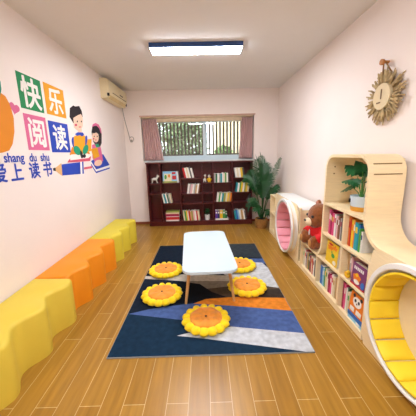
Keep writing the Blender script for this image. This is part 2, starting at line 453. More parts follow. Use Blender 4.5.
# ------------------------------------------------------------------ dark bookcase
BX0, BX1, BY0, BY1, BH = -1.145, .945, 5.06, 5.262, 1.285
bc = thing('bookcase', 'wide dark cherry bookcase under the back window with staggered shelves', 'bookcase', (0, BY0, 0))
def D(x0, x1, y0, y1, z0, z1, name): return obj(name, B(x0, x1, y0-BY0, y1-BY0, z0, z1, bev=.002), dark, bc)
T = .022
D(BX0, BX0+T, BY0, BY1, 0, BH-.025, 'side_panel'); D(BX1-T, BX1, BY0, BY1, 0, BH-.025, 'side_panel')
D(BX0-.01, BX1+.01, BY0-.012, BY1, BH-.025, BH, 'top_panel'); D(BX0+T, BX1-T, BY1-.012, BY1, .06, BH-.025, 'back_panel')
D(BX0+T, BX1-T, BY0+.01, BY0+.028, 0, .075, 'plinth'); D(BX0+T, BX1-T, BY0, BY1-.012, .075, .098, 'bottom_panel')
VX = [BX0+T, -.886, -.49, -.06, .165, .556, BX1-T]
for x in VX[1:-1]: D(x-T/2, x+T/2, BY0+.002, BY1-.012, .098, BH-.025, 'divider')
SH = [(.872, .668), (.880, .470), (.968, .655, .462), (.868, .662, .462), (.868, .476), (.958, .668, .465)]
for i, zs in enumerate(SH):
    a = VX[i]+(0 if i == 0 else T/2); b = VX[i+1]-(0 if i == 5 else T/2)
    for z in zs: D(a, b, BY0+.004, BY1-.012, z-.02, z, 'shelf')

# ------------------------------------------------------------------ books
COL = {'red': '#C62828', 'orange': '#E67E22', 'yellow': '#EAC22E', 'green': '#4C9A45', 'dark green': '#2C6B45', 'teal': '#2A9BA8', 'blue': '#2F6FC0',
       'light blue': '#8CC3DF', 'navy': '#2C3B6E', 'purple': '#6B3FA0', 'pink': '#E04F86', 'pale pink': '#E7B3B4', 'white': '#EDEAE2', 'cream': '#E4D6B2',
       'grey': '#A9A6A2', 'dark grey': '#5A5552', 'brown': '#85543A', 'black': '#25222A', 'maroon': '#A3224C', 'plum': '#7A3B6B', 'olive': '#9AA04A', 'tan': '#C9A36B'}
def cmat(c): return mat('cover_'+c.replace(' ', '_'), COL[c], .45, .06, 30)
def book(t, h, d, col, loc, rot, label, group, band=None, cat='book'):
    """spine faces local -y, thickness along +x from 0, height +z, depth +y; cover with its block of pages as a part"""
    bm = bmesh.new(); c = min(.003, t*.2)
    box(bm, 0, c, 0, d, 0, h); box(bm, t-c, t, 0, d, 0, h); box(bm, c, t-c, 0, c, 0, h)
    o = obj('book', bm, cmat(col)); o.location = loc; o.rotation_euler = rot
    tag(o, label, cat, group)
    obj('pages', B(c, t-c, c, d-.004, .003, h-.003), paper, o)
    if band:
        bz = h*.62
        obj('spine_label', B(t*.18, t*.82, -.0006, .0002, bz, bz+h*.22), cmat(band), o)['label'] = band+' spine label'
    return o
ORD = ['first', 'second', 'third', 'fourth', 'fifth', 'sixth', 'seventh', 'eighth', 'ninth', 'tenth', 'eleventh', 'twelfth']
def row(x0, x1, z, hs, cols, where, lean=0, d=.15, y=BY0+.02, bands=None):
    """books standing on a shelf of the dark bookcase, filled from x0 to x1"""
    n = len(cols); w = (x1-x0-abs(math.sin(lean))*hs*.98)/n
    ts = [w*rnd.uniform(.75, 1.2) for _ in range(n)]; s = (x1-x0-abs(math.sin(lean))*hs*.98)/sum(ts)/1.03*math.cos(lean)
    x = x0+(abs(math.sin(lean))*hs if lean < 0 else 0)
    for i, c in enumerate(cols):
        t = ts[i]*s; h = hs*rnd.uniform(.88, 1.0)
        zz = z+.0008+(math.sin(lean)*t if lean > 0 else 0)
        book(t, h, d*rnd.uniform(.9, 1.05), c, (x, y+rnd.uniform(0, .008), zz), (0, lean, 0),
             '%s%s book, %s from left in %s' % ('leaning ' if lean else '', c, ORD[i], where), 'books in the dark bookcase', band=(bands or {}).get(i))
        x += t/math.cos(lean)*1.03
def rowpx(px0, px1, z, hs, cols, where, lean=0, **k):
    zc = z+.08; pa = at(px0, 200, 1, BY0+.02); pb = at(px1, 200, 1, BY0+.02)
    # the pixel column that matches height z
    dx = (at(px0, 160, 1, BY0+.02).x-at(px0, 222, 1, BY0+.02).x)*(z-.55)/1.25
    row(pa.x+dx, pb.x+dx, z, hs, cols, where, lean, **k)
rowpx(182.2, 194, .968, .222, ['red', 'white', 'cream', 'white', 'dark grey', 'white'], 'the top row of the bookcase\'s third bay', -.22)
rowpx(187, 200.8, .655, .2, ['white', 'grey', 'pale pink', 'white', 'grey', 'tan', 'white', 'brown'], 'the middle row of the bookcase\'s third bay', .16)
rowpx(162, 172.5, .470, .2, ['white', 'teal', 'white', 'dark green', 'grey', 'cream'], 'the middle row of the bookcase\'s second bay', -.2)
rowpx(183, 200.6, .098, .21, ['cream', 'green', 'yellow', 'white', 'red', 'tan', 'olive', 'pale pink', 'white', 'red', 'cream'], 'the bottom row of the bookcase\'s third bay', -.1)
rowpx(214.2, 228, .868, .195, ['grey', 'dark green', 'white', 'grey', 'teal', 'white', 'cream', 'green', 'white'], 'the top row of the bookcase\'s fifth bay')
rowpx(216.5, 232.3, .476, .195, ['white', 'green', 'white', 'teal', 'olive', 'cream', 'yellow', 'tan', 'orange'], 'the middle row of the bookcase\'s fifth bay', .13)
rowpx(234, 245, .958, .2, ['white', 'cream', 'white', 'yellow', 'dark grey'], 'the top row of the bookcase\'s right-end bay', -.15)
rowpx(235.5, 250, .668, .2, ['teal', 'white', 'green', 'yellow', 'white', 'olive', 'yellow', 'cream'], 'the middle row of the bookcase\'s right-end bay', .13)
rowpx(233.8, 247, .098, .21, ['teal', 'blue', 'light blue', 'white', 'tan', 'white', 'dark grey'], 'the bottom row of the bookcase\'s right-end bay', -.16)
book(.018, .17, .14, 'dark grey', (.835, BY0+.03, .4655+.008), (0, .45, 0), 'single dark grey book leaning on the bookcase\'s right-end bay, third shelf', 'books in the dark bookcase')
# thick books standing on a flat white one (fifth bay, bottom)
book(.03, .27, .15, 'white', (.195, BY0+.02, .0985+.03), (0, PI/2, 0), 'flat white book under the purple and yellow ones in the fifth bay', 'books in the dark bookcase')
for c, x, w, lab in (('purple', .197, .045, 'thick purple book, first of a pair on the flat white book'), ('navy', .243, .042, 'thick navy book next to the purple one in the fifth bay'),
                     ('yellow', .287, .06, 'thick yellow book in the middle of the fifth bay\'s bottom row'), ('green', .349, .05, 'thick green book right of the yellow one in the fifth bay'),
                     ('dark green', .40, .04, 'thick dark green book at the end of the fifth bay\'s bottom row')):
    book(w, .165 if c != 'dark green' else .13, .13, c, (x, BY0+.03, .13), (0, 0, 0), lab, 'books in the dark bookcase', band='white')
# flat stack, second bay bottom
z = .0985
for i, (c, h, nm) in enumerate((('white', .028, 'flat white book at the bottom of the red stack'), ('red', .058, 'thick red book, lower one of the flat stack'), ('white', .012, 'thin white book between two red ones in the flat stack'),
                                ('maroon', .05, 'thick crimson book, upper one of the flat stack'), ('cream', .026, 'cream book near the top of the flat red stack'), ('olive', .026, 'olive book on top of the flat red stack'))):
    book(h, .27, .15, c, (-.815+.004*(i % 3), BY0+.02, z+h), (0, PI/2, 0), nm, 'books in the dark bookcase'); z += h+.0006
# picture book facing out, second bay top
def facing(w, h, t, col, loc, rz, label, group, arts, tilt=-.12, name='picture_book', cat='book'):
    """cover faces local -y; arts: (colour, outline in 0..1 of the cover)"""
    o = thing(name, label, cat, (loc[0], loc[1], loc[2]+t*math.sin(-tilt)), rz, group); o.rotation_euler = (tilt, 0, rz)
    bm = bmesh.new(); box(bm, 0, w, 0, .003, 0, h); box(bm, 0, w, t-.003, t, 0, h); box(bm, 0, .003, .003, t-.003, 0, h)
    obj('cover', bm, cmat(col), o); obj('pages', B(.003, w-.004, .003, t-.003, .003, h-.003), paper, o)
    for i, (c, ps) in enumerate(arts):
        bm = prism(bmesh.new(), [(u*w, v*h) for u, v in ps], -.0008*(1+i*.3), .0005, lambda u, v, q: (u, q, v))
        obj('cover_picture', bm, cmat(c), o)
    return o
def blob(cx, cy, rx, ry, n=14, w=0): return [(cx+rx*(1+w*math.sin(5*a))*math.cos(a), cy+ry*(1+w*math.sin(5*a))*math.sin(a)) for a in [2*PI*i/n for i in range(n)]]
def rect(a, b, c, d): return [(a, b), (c, b), (c, d), (a, d)]
facing(.285, .225, .02, 'light blue', (-.84, BY0+.05, .8815), 0, 'pale blue picture book with red squares standing face out on the bookcase', 'books in the dark bookcase',
       [('cream', rect(.1, .05, .62, .8)), ('olive', rect(0, 0, 1, .14)), ('red', rect(.66, .28, .94, .62)), ('red', rect(.64, .74, .9, .93)), ('green', blob(.2, .5, .08, .2)), ('orange', blob(.45, .6, .08, .15))])
book(.03, .222, .1, 'white', (-.549, BY0+.05, .8815), (0, -.07, 0), 'white book right of the face-out pale blue picture book', 'books in the dark bookcase')

# figurines and little plant on the bookcase
def remesh(o, vox=.006, sm=6):
    m = o.modifiers.new('r', 'REMESH'); m.mode = 'VOXEL'; m.voxel_size = vox
    s = o.modifiers.new('s', 'SMOOTH'); s.iterations = sm; s.factor = .5
    return bake(o)
ivory = mat('figurine_white', '#E6DFD2', .5, .06, 30)
t = thing('toy_horse', 'small white toy horse on the bookcase\'s upper left shelf', 'toy', (-1.01, BY0+.09, .8728))
bm = bmesh.new(); ball(bm, (0, 0, .085), (.055, .026, .03)); ball(bm, (.055, 0, .115), (.022, .018, .04), rot=Matrix.Rotation(.5, 3, 'Y')); ball(bm, (.078, 0, .145), (.033, .016, .018), rot=Matrix.Rotation(.5, 3, 'Y'))
for x, dx in ((-.042, -.012), (.035, .02)):
    for y in (-.014, .014): tube(bm, [(x, y, .085), (x+dx*.3, y, .045), (x+dx, y, .003)], .013, 8, .009)
for y in (-.01, .01): ball(bm, (.06, y, .165), (.006, .005, .013))
remesh(obj('body', bm, ivory, t), .005, 4)
obj('mane', ball(bmesh.new(), (.042, 0, .135), (.012, .007, .036), rot=Matrix.Rotation(.5, 3, 'Y')), mat('grey_mane', '#8D857C', .7), t, True)
obj('tail', tube(bmesh.new(), [(-.05, 0, .1), (-.072, 0, .085), (-.078, 0, .045)], .009, 8, .003), mat('grey_mane', '#8D857C', .7), t, True)
t = thing('animal_figurine', 'small white long-necked animal figurine beside the yellow chick', 'figurine', (-.005, BY0+.09, .8688))
bm = bmesh.new(); ball(bm, (0, 0, .055), (.03, .02, .026)); tube(bm, [(.0, 0, .06), (.012, 0, .13)], .015, 10, .011); ball(bm, (.006, 0, .142), (.026, .014, .015))
for x in (-.02, .02):
    for y in (-.01, .01): tube(bm, [(x, y, .05), (x, y, .002)], .01, 8, .009)
for y in (-.009, .009): tube(bm, [(.014, y, .15), (.017, y, .172)], .005, 6)
remesh(obj('body', bm, ivory, t), .005, 4)
obj('neck_scarf', lathe(bmesh.new(), [(.016, .092), (.021, .096), (.021, .108), (.016, .112)], 16), mat('scarf_tan', '#B08050', .7), t, True).location = (.006, 0, 0)
t = thing('toy_chick', 'small round yellow toy chick with white head on the bookcase', 'toy', (.087, BY0+.09, .8688))
bm = bmesh.new(); ball(bm, (0, 0, .05), (.042, .036, .049)); ball(bm, (-.035, 0, .06), (.018, .014, .02)); ball(bm, (.035, 0, .06), (.018, .014, .02))
for x in (-.016, .016): ball(bm, (x, -.01, .006), (.013, .018, .006))
remesh(obj('body', bm, mat('chick_yellow', '#EDB91F', .6), t), .005, 4)
bm = bmesh.new(); ball(bm, (0, 0, .118), (.028, .026, .026)); ball(bm, (0, 0, .148), (.008, .007, .013))
remesh(obj('head', bm, ivory, t), .004, 3)
obj('beak', ball(bmesh.new(), (0, -.027, .113), (.008, .009, .005)), mat('beak_orange', '#DD7A1C', .5), t, True)
bm = bmesh.new()
for x in (-.011, .011): ball(bm, (x, -.0235, .124), .004, 8)
obj('eyes', bm, black, t, True)

def leaf_blade(bm, base, tip, w, n=7, droop=.0, shape=.5, up=Vector((0, 0, 1))):
    base, tip = Vector(base), Vector(tip); d = tip-base
    side = d.cross(up)
    side = side.normalized() if side.length > 1e-5 else Vector((1, 0, 0))
    L = []
    for i in range(n+1):
        u = i/n; p = base+d*u-Vector((0, 0, droop*u*u))
        ww = w*math.sin(PI*min(1, u**shape*.97+.02))**.8
        nn = side.cross(d).normalized()
        L.append((bm.verts.new(p-side*ww+nn*ww*.25), bm.verts.new(p), bm.verts.new(p+side*ww+nn*ww*.25)))
    for a, b in zip(L, L[1:]):
        bm.faces.new((a[0], a[1], b[1], b[0])); bm.faces.new((a[1], a[2], b[2], b[1]))
# small potted plant, fourth bay bottom
t = thing('potted_plant', 'bushy little green plant in white pot at the bookcase bottom', 'plant', (.03, BY0+.09, .0988))
obj('pot', lathe(bmesh.new(), [(0, 0), (.048, 0), (.056, .1), (.056, .105), (.050, .105), (.048, .09), (0, .09)], 24), whitep, t, 40)
bm = bmesh.new()
for i in range(90):
    a = rnd.uniform(0, 2*PI); e = rnd.uniform(.1, 1.5); r = rnd.uniform(.05, .125)
    p = Vector((math.cos(a)*math.cos(e)*.55, math.sin(a)*math.cos(e)*.5, math.sin(e)))*r+Vector((0, 0, .115))
    q = p+Vector((math.cos(a)*.022, math.sin(a)*.02, rnd.uniform(-.02, .03)))
    leaf_blade(bm, p, q, .015, 4)
for i in range(14):
    a = rnd.uniform(0, 2*PI); tube(bm, [(0, 0, .088), (math.cos(a)*.05, math.sin(a)*.03, .17)], .003, 5)
obj('foliage', bm, leafm, t)

# ------------------------------------------------------------------ birch play shelf along the right wall
FX, BXX = 1.167, 1.43          # front and back planes
us = thing('play_bookshelf', 'long pale birch play bookshelf with arched tower along the right wall', 'bookshelf', (1.29, 2.3, 0))
UX, UY = 1.29, 2.3
def UB(name, x0, x1, y0, y1, z0, z1, bev=.002, m=None): return obj(name, B(x0-UX, x1-UX, y0-UY, y1-UY, z0, z1, bev=bev), m or birch, us)
TH = .024
path = [(4.16, .775), (3.20, .775)]+arc(3.20, .655, .12, 90, 180, 10)[1:]+[(3.08, .50)]
# concave seat corners: the outline continues as the sitting surface of the bear's U
path += [(p[0], p[1]) for p in arc(2.95, .50, .13, 0, -90, 8)[1:]]+[(2.62, .37)]
path += [(p[0], p[1]) for p in arc(2.60, .50, .13, -90, -180, 8)[1:]]
path += [(2.47, 1.27)]+arc(2.34, 1.27, .13, 0, 90, 10)[1:]
path += arc(1.932, 1.27, .13, 90, 180, 10)+[(1.802, .975)]
path += [(p[0], p[1]) for p in arc(1.602, .975, .20, 0, -90, 14)[1:]]+[(.78, .775)]
pp = [(y-UY, z) for y, z in path]
# the board's thickness goes to the underside / inside
wp = [(y-UY, z+.0005) for y, z in [(4.10, .775), (3.20, .775)]]+[(p[0]-UY, p[1]) for p in arc(3.20, .655, .1206, 90, 150, 8)[1:]]
obj('bright_top_layer', ribbon(bmesh.new(), wp, .004, FX-UX-.002, BXX-UX), whitep, us, 35)['label'] = 'white layer painting bright light on the panel over the pink nook'  # white layer puts the bright light on the panel top into colour
bm = ribbon(bmesh.new(), pp, -TH, FX-UX, BXX-UX)
obj('curved_panel', bm, birch, us, 35)
UB('back_panel', BXX-.012, BXX, 1.70, 3.05, .02, .37); UB('back_panel', BXX-.012, BXX, 1.83, 2.443, .37, 1.37)
UB('bottom_panel', FX+.004, BXX-.012, 1.70, 3.06, .0, .055)
for y in (1.700, 2.085, 2.54, 2.99):
    UB('divider', FX+.003, BXX-.012, y-.012, y+.012, .055, .345 if y > 2.2 else .345)
UB('shelf', FX+.002, BXX-.012, 1.69, 2.61, .345, .368)
UB('shelf', FX+.002, BXX-.012, 1.69, 2.45, .618, .642)
UB('shelf', FX+.002, BXX-.012, 1.829, 2.443, .918, .942)
UB('divider', FX+.003, BXX-.012, 2.073, 2.097, .368, .618); UB('divider', FX+.003, BXX-.012, 2.073, 2.097, .642, .918)
UB('divider', FX+.003, BXX-.012, 1.688, 1.712, .368, .618)
# front boards with round holes for the two nooks
def holed(yc, zc, R, y0, y1, z0, z1, name):
    bm = bmesh.new(); n = 64; inn = []; o4 = []
    for k in range(n):
        a = 2*PI*k/n; c, s = math.cos(a), math.sin(a)
        inn.append((yc+R*c, zc+R*s))
        tt = min(((y1-yc) if c > 0 else (yc-y0))/max(abs(c), 1e-6), ((z1-zc) if s > 0 else (zc-z0))/max(abs(s), 1e-6))
        o4.append((yc+tt*c, zc+tt*s))
    V = {}
    for nm, pts in (('i', inn), ('o', o4)):
        for sd, x in ((0, FX), (1, FX+.02)): V[nm, sd] = [bm.verts.new((x-UX, p[0]-UY, p[1])) for p in pts]
    for k in range(n):
        j = (k+1) % n
        bm.faces.new((V['i', 0][k], V['i', 0][j], V['o', 0][j], V['o', 0][k])); bm.faces.new((V['i', 1][k], V['o', 1][k], V['o', 1][j], V['i', 1][j]))
        bm.faces.new((V['i', 0][k], V['i', 1][k], V['i', 1][j], V['i', 0][j])); bm.faces.new((V['o', 0][k], V['o', 0][j], V['o', 1][j], V['o', 1][k]))
    obj(name, bm, birch, us)
YC, YZ, YR = 1.255, .410, .372
PC, PZ, PR = 3.475, .410, .372
holed(YC, YZ, YR-.0325, .80, 1.688, 0, .7503, 'front_board')
holed(PC, PZ, PR-.0325, 3.06, 4.14, 0, .7503, 'front_board')
UB('side_panel', FX+.02, BXX, .78, .80, 0, .7503); UB('side_panel', FX, BXX, 4.14, 4.16, 0, .748)
gd = mat('groove_shadow_gap', '#8A6A3C', .8)  # dark tone painted for the shade inside slots and peg holes
for z, y in ((1.335, 1.817), (1.262, 1.801)):
    UB('slot_shade', FX+.03, BXX-.03, y-.0015, y+.006, z-.004, z+.004, bev=0, m=gd)
for dx, dz in ((.035, 1.31), (.045, 1.285), (.04, 1.22), (.05, 1.34)):
    bm = bmesh.new(); bmesh.ops.create_cone(bm, cap_ends=True, segments=10, radius1=.007, radius2=.007, depth=.002, matrix=Matrix.Translation((FX+dx+.03-UX, 2.442-UY, dz)) @ Matrix.Rotation(PI/2, 4, 'X'))
    obj('peg_hole', bm, gd, us)

def nook(yc, zc, R, pad, label, xf=1.118):
    t = thing('round_nook', label, 'reading nook', (FX, yc, 0)); X0 = xf-FX; X1 = BXX-.014-FX; XB = 1.325-FX
    bm = bmesh.new(); n = 72
    def ringsec(sec):
        rs = []
        for k in range(n):
            a = 2*PI*k/n; rs.append([bm.verts.new((x, r*math.cos(a), zc+(.010 if r > R else 0)+r*math.sin(a))) for x, r in sec])
        m = len(sec)
        for k in range(n):
            j = (k+1) % n
            for q in range(m): bm.faces.new((rs[k][q], rs[j][q], rs[j][(q+1) % m], rs[k][(q+1) % m]))
    ringsec([(X0, R-.022), (X0-.006, R-.016), (X0-.006, R+.003), (X0, R+.008), (X0+.018, R+.008), (X0+.018, R-.022)])
    obj('rim', bm, whitep, t, 40)
    bm = bmesh.new(); ringsec([(X0+.0185, R-.001), (X0+.034, R-.001), (X0+.034, R-.012), (X0+.0185, R-.012)])
    obj('ply_band', bm, birch, t, 40)
    bm = bmesh.new(); ringsec([(X0+.0345, R-.005), (-.0005, R-.005), (-.0005, R-.033), (X1, R-.033), (X1, R-.036), (X0+.0345, R-.036)])
    obj('shell', bm, whitep, t, 40)
    bm = bmesh.new(); bm.faces.ensure_lookup_table()
    pts = [( (R-.04)*math.cos(2*PI*k/n), zc+(R-.04)*math.sin(2*PI*k/n)) for k in range(n)]
    obj('back_board', prism(bmesh.new(), pts, XB, XB+.008, lambda u, v, w: (w, u, v)), mat('pale_back_board', '#F6E8CF', .5, .03, 6), t)
    K = 16
    for k in range(K):
        bm = bmesh.new(); a0 = 2*PI*(k+.03)/K; a1 = 2*PI*(k+.97)/K; na = 8; nx = 6; ro = R-.037
        grid = []
        for i in range(na+1):
            u = i/na; a = a0+(a1-a0)*u; g = []
            for j in range(nx+1):
                v = j/nx; x = X0+.004+(XB-.002-X0-.004)*v
                puff = .016*(1-(2*u-1)**4)**.5*(1-(2*v-1)**8)**.5
                r = ro-.012-puff
                g.append((bm.verts.new((x, r*math.cos(a), zc+r*math.sin(a))), bm.verts.new((x, ro*math.cos(a), zc+ro*math.sin(a)))))
            grid.append(g)
        for i in range(na):
            for j in range(nx):
                for s in (0, 1):
                    q = (grid[i][j][s], grid[i+1][j][s], grid[i+1][j+1][s], grid[i][j+1][s]); bm.faces.new(q)
            for j in (0, nx): bm.faces.new((grid[i][j][0], grid[i][j][1], grid[i+1][j][1], grid[i+1][j][0]))
        for j in range(nx):
            for i in (0, na): bm.faces.new((grid[i][j][0], grid[i][j+1][0], grid[i][j+1][1], grid[i][j][1]))
        obj('cushion_pad', bm, pad, t, 60)
    return t
nook(YC, YZ, YR, yelpad, 'round white-rimmed reading nook padded yellow, nearest on the right')
nook(PC, PZ, PR, pink, 'round white-rimmed reading nook padded pink, beyond the teddy bear', 1.088)

# end cubby
ec = thing('end_cubby', 'small open birch cubby between pink nook and palm', 'shelf', (1.29, 4.33, 0))
def EB(name, x0, x1, y0, y1, z0, z1): obj(name, B(x0-1.29, x1-1.29, y0-4.33, y1-4.33, z0, z1, bev=.002), birch, ec)
e0, e1, eh = 4.17, 4.52, .70
EB('side_panel', FX, BXX, e0, e0+.022, 0, eh-.022); EB('side_panel', FX, BXX, e1-.022, e1, 0, eh-.022); EB('top_panel', FX, BXX, e0, e1, eh-.022, eh)
EB('bottom_panel', FX, BXX, e0+.022, e1-.022, 0, .05); EB('shelf', FX+.003, BXX-.012, e0+.022, e1-.022, .37, .392); EB('back_panel', BXX-.012, BXX, e0+.022, e1-.022, .05, eh-.022)

# ------------------------------------------------------------------ books in the birch shelf (spines face the room)
def urow(ylo, yhi, z, specs, where, fx=FX+.03, lean=0):
    """specs: (colour, thickness, height, band) from the far end (yhi) towards the near end"""
    y = yhi
    for i, (c, t, h, bnd) in enumerate(specs):
        book(t, h, .17, c, (fx+rnd.uniform(0, .012), y, z+.0006+(math.sin(abs(lean))*t if lean > 0 else 0)), (0, lean, -PI/2), '%s book, %s from the far end in %s' % (c, ORD[i], where), 'books in the birch shelf', band=bnd)
        y -= t/math.cos(lean)+.0012
    return y
cub = 'the birch tower\'s upper far cubby'
urow(2.1, 2.40, .642, [('pink', .034, .235, 'white'), ('maroon', .028, .225, 'cream'), ('pink', .026, .215, 'yellow'), ('white', .03, .21, 'red'), ('grey', .022, .215, None), ('pale pink', .03, .205, 'brown'), ('brown', .024, .215, 'white'), ('grey', .03, .2, 'maroon'), ('dark grey', .026, .21, None)], cub)
cub = 'the birch tower\'s upper near cubby'
urow(1.86, 2.064, .642, [('orange', .028, .25, 'red'), ('red', .016, .235, None), ('yellow', .03, .235, 'orange'), ('orange', .018, .24, 'white'), ('teal', .045, .225, 'yellow'), ('blue', .016, .215, 'white'), ('green', .016, .19, None), ('white', .02, .17, 'navy')], cub)
cub = 'the cubby under the teddy bear'
urow(2.56, 2.965, .055, [('cream', .03, .21, 'green'), ('white', .028, .2, 'red'), ('red', .025, .215, None), ('grey', .03, .2, 'navy'), ('tan', .03, .205, None), ('dark green', .024, .2, 'white'), ('brown', .03, .195, 'cream'), ('maroon', .026, .2, None), ('cream', .03, .205, 'orange'), ('red', .02, .19, None), ('white', .03, .2, 'brown'), ('dark grey', .03, .19, None)], cub)
cub = 'the low middle cubby'
urow(2.1, 2.50, .055, [('blue', .05, .2, None), ('light blue', .03, .195, 'white'), ('green', .03, .21, 'yellow'), ('cream', .035, .215, 'green'), ('white', .03, .205, 'black'), ('maroon', .026, .205, None), ('pink', .03, .19, 'white'), ('white', .03, .215, 'red'), ('cream', .035, .205, 'tan'), ('tan', .028, .215, None), ('grey', .03, .2, 'red')], cub)
cub = 'the cubby beside the yellow nook'
urow(1.9, 2.055, .055, [('maroon', .022, .25, None), ('pink', .022, .24, 'white'), ('white', .02, .215, None), ('dark green', .02, .225, 'yellow'), ('cream', .025, .2, 'green')], cub)
cub = 'the middle near cubby of the tower'
urow(1.95, 2.05, .368, [('tan', .02, .19, None), ('grey', .025, .2, 'white'), ('pale pink', .02, .185, None)], cub, fx=FX+.05)
# covers that face the room: local -y turned to -x
def out(w, h, t, col, y, z, x, label, arts, tilt=-.1):
    return facing(w, h, t, col, (x, y, z), -PI/2, label, 'books in the birch shelf', arts, tilt)
out(.215, .21, .05, 'yellow', 2.385, .3686, FX+.02, 'yellow picture book with orange and green cover art, face out in the tower',
    [('orange', blob(.32, .72, .22, .12, 20, .3)), ('orange', blob(.72, .8, .16, .1, 20, .3)), ('green', blob(.62, .42, .14, .1)), ('white', blob(.78, .14, .13, .1)), ('red', blob(.35, .88, .2, .05)), ('olive', blob(.5, .55, .06, .06))], -.06)
out(.17, .215, .02, 'brown', 2.3, .3686, FX+.10, 'brown book standing behind the yellow face-out book', [], -.06)
out(.18, .18, .045, 'plum', 1.925, .3686, FX+.015, 'plum purple picture book with white title, face out beside yellow nook',
    [('white', rect(.1, .72, .18, .86)), ('white', rect(.22, .72, .3, .86)), ('white', rect(.34, .72, .42, .86)), ('white', rect(.46, .72, .54, .86)), ('white', rect(.58, .72, .66, .86)), ('white', rect(.7, .72, .78, .86)),
     ('orange', blob(.4, .38, .26, .2, 20, .15)), ('white', blob(.42, .2, .2, .1)), ('red', rect(0, 0, 1, .07)), ('blue', blob(.85, .2, .12, .16)), ('yellow', blob(.38, .5, .1, .07))], -.08)
out(.185, .175, .03, 'orange', 1.925, .1215, FX+.02, 'orange picture book with black and white animal face, face out',
    [('white', blob(.5, .62, .3, .24)), ('black', blob(.38, .66, .07, .08)), ('black', blob(.62, .66, .07, .08)), ('black', blob(.25, .86, .08, .09)), ('black', blob(.75, .86, .08, .09)), ('brown', blob(.5, .54, .05, .04)), ('white', rect(.1, .08, .4, .28)), ('white', rect(.55, .08, .9, .28))], -.1)
o = book(.03, .19, .16, 'light blue', (FX+.02, 1.925, .0555+.03), (0, PI/2, -PI/2), 'light blue book lying flat under the orange face-out book', 'books in the birch shelf', band='white')
o = book(.032, .2, .16, 'blue', (FX+.018, 1.928, .0862+.032), (0, PI/2, -PI/2), 'blue book lying on the light blue one in the low cubby', 'books in the birch shelf')
t = thing('duck_toy', 'tiny yellow duck toy on the tower shelf beside the plum book', 'toy', (FX+.03, 2.0, .3688))
bm = bmesh.new(); ball(bm, (0, 0, .022), (.022, .03, .022)); ball(bm, (-.002, -.012, .052), .018); ball(bm, (0, .03, .032), (.01, .014, .01))
remesh(obj('body', bm, mat('chick_yellow', '#EDB91F', .6), t), .004, 3)
obj('beak', ball(bmesh.new(), (-.02, -.014, .05), (.009, .007, .004)), mat('beak_orange', '#DD7A1C', .5), t, True)

# ------------------------------------------------------------------ monstera in the tower
t = thing('potted_monstera', 'split-leaf plant in white pot with gold base inside the birch tower', 'plant', (1.285, 2.055, .9425))
obj('pot', lathe(bmesh.new(), [(0, .04), (.080, .04), (.086, .118), (.086, .124), (.078, .124), (.076, .105), (0, .105)], 36), white, t, 40)
obj('pot_base', lathe(bmesh.new(), [(0, 0), (.074, 0), (.080, .04), (0, .0402)], 36), mat('gold_band', '#D9992E', .35, .06, 10), t, 40)['label'] = 'gold lower band of the pot'
obj('pot_sticker', B(-.0885, -.083, .012, .03, .07, .1), black, t)
def mon_leaf(bm, base, tip, w, tw=0):
    base, tip = Vector(base), Vector(tip); d = (tip-base); L = d.length; d.normalize()
    upv = Vector((-.5, -.5, .7)).normalized(); s = d.cross(upv).normalized(); n = s.cross(d)
    N = 12; prev = None
    for sd in (-1, 1):
        prev = None
        for i in range(N+1):
            u = i/N; prof = math.sin(PI*u**.62)**.75*(1-.15*u); cut = .62 if i % 3 == 2 else 1
            p = base+d*L*u-Vector((0, 0, .04*u*u)); e = p+s*sd*w*prof*cut+n*.012*prof-d*.03*prof*(1 if cut == 1 else .4)
            cur = (bm.verts.new(p), bm.verts.new(e))
            if prev: bm.faces.new((prev[0], prev[1], cur[1], cur[0]))
            prev = cur
LV = [((-.01, .10, .16), (-.02, .27, .13), .05), ((0, .08, .2), (-.03, .25, .22), .045), ((-.02, .06, .27), (-.04, .19, .36), .06), ((0, 0, .28), (-.05, .04, .40), .06),
      ((-.02, -.03, .22), (-.06, -.16, .34), .06), ((-.03, 0, .2), (-.09, .05, .25), .05), ((.02, -.06, .24), (.0, -.17, .22), .05), ((.03, .03, .26), (.05, .12, .38), .05), ((-.03, -.03, .3), (-.07, -.06, .39), .055)]
for b, e, w in LV:
    b = tuple(q*1.08 for q in b); e = tuple(q*1.12 for q in e); w *= 1.15
    bm = bmesh.new(); mon_leaf(bm, b, e, w); lf = obj('leaf', bm, leafd, t, True)
    obj('stem', tube(bmesh.new(), [(b[0]*.2, b[1]*.1, .1), (b[0]*.6, b[1]*.4, .1+(b[2]-.1)*.6), b], .004, 6, .003), mat('stem_green', '#4D8A3C', .5), lf)

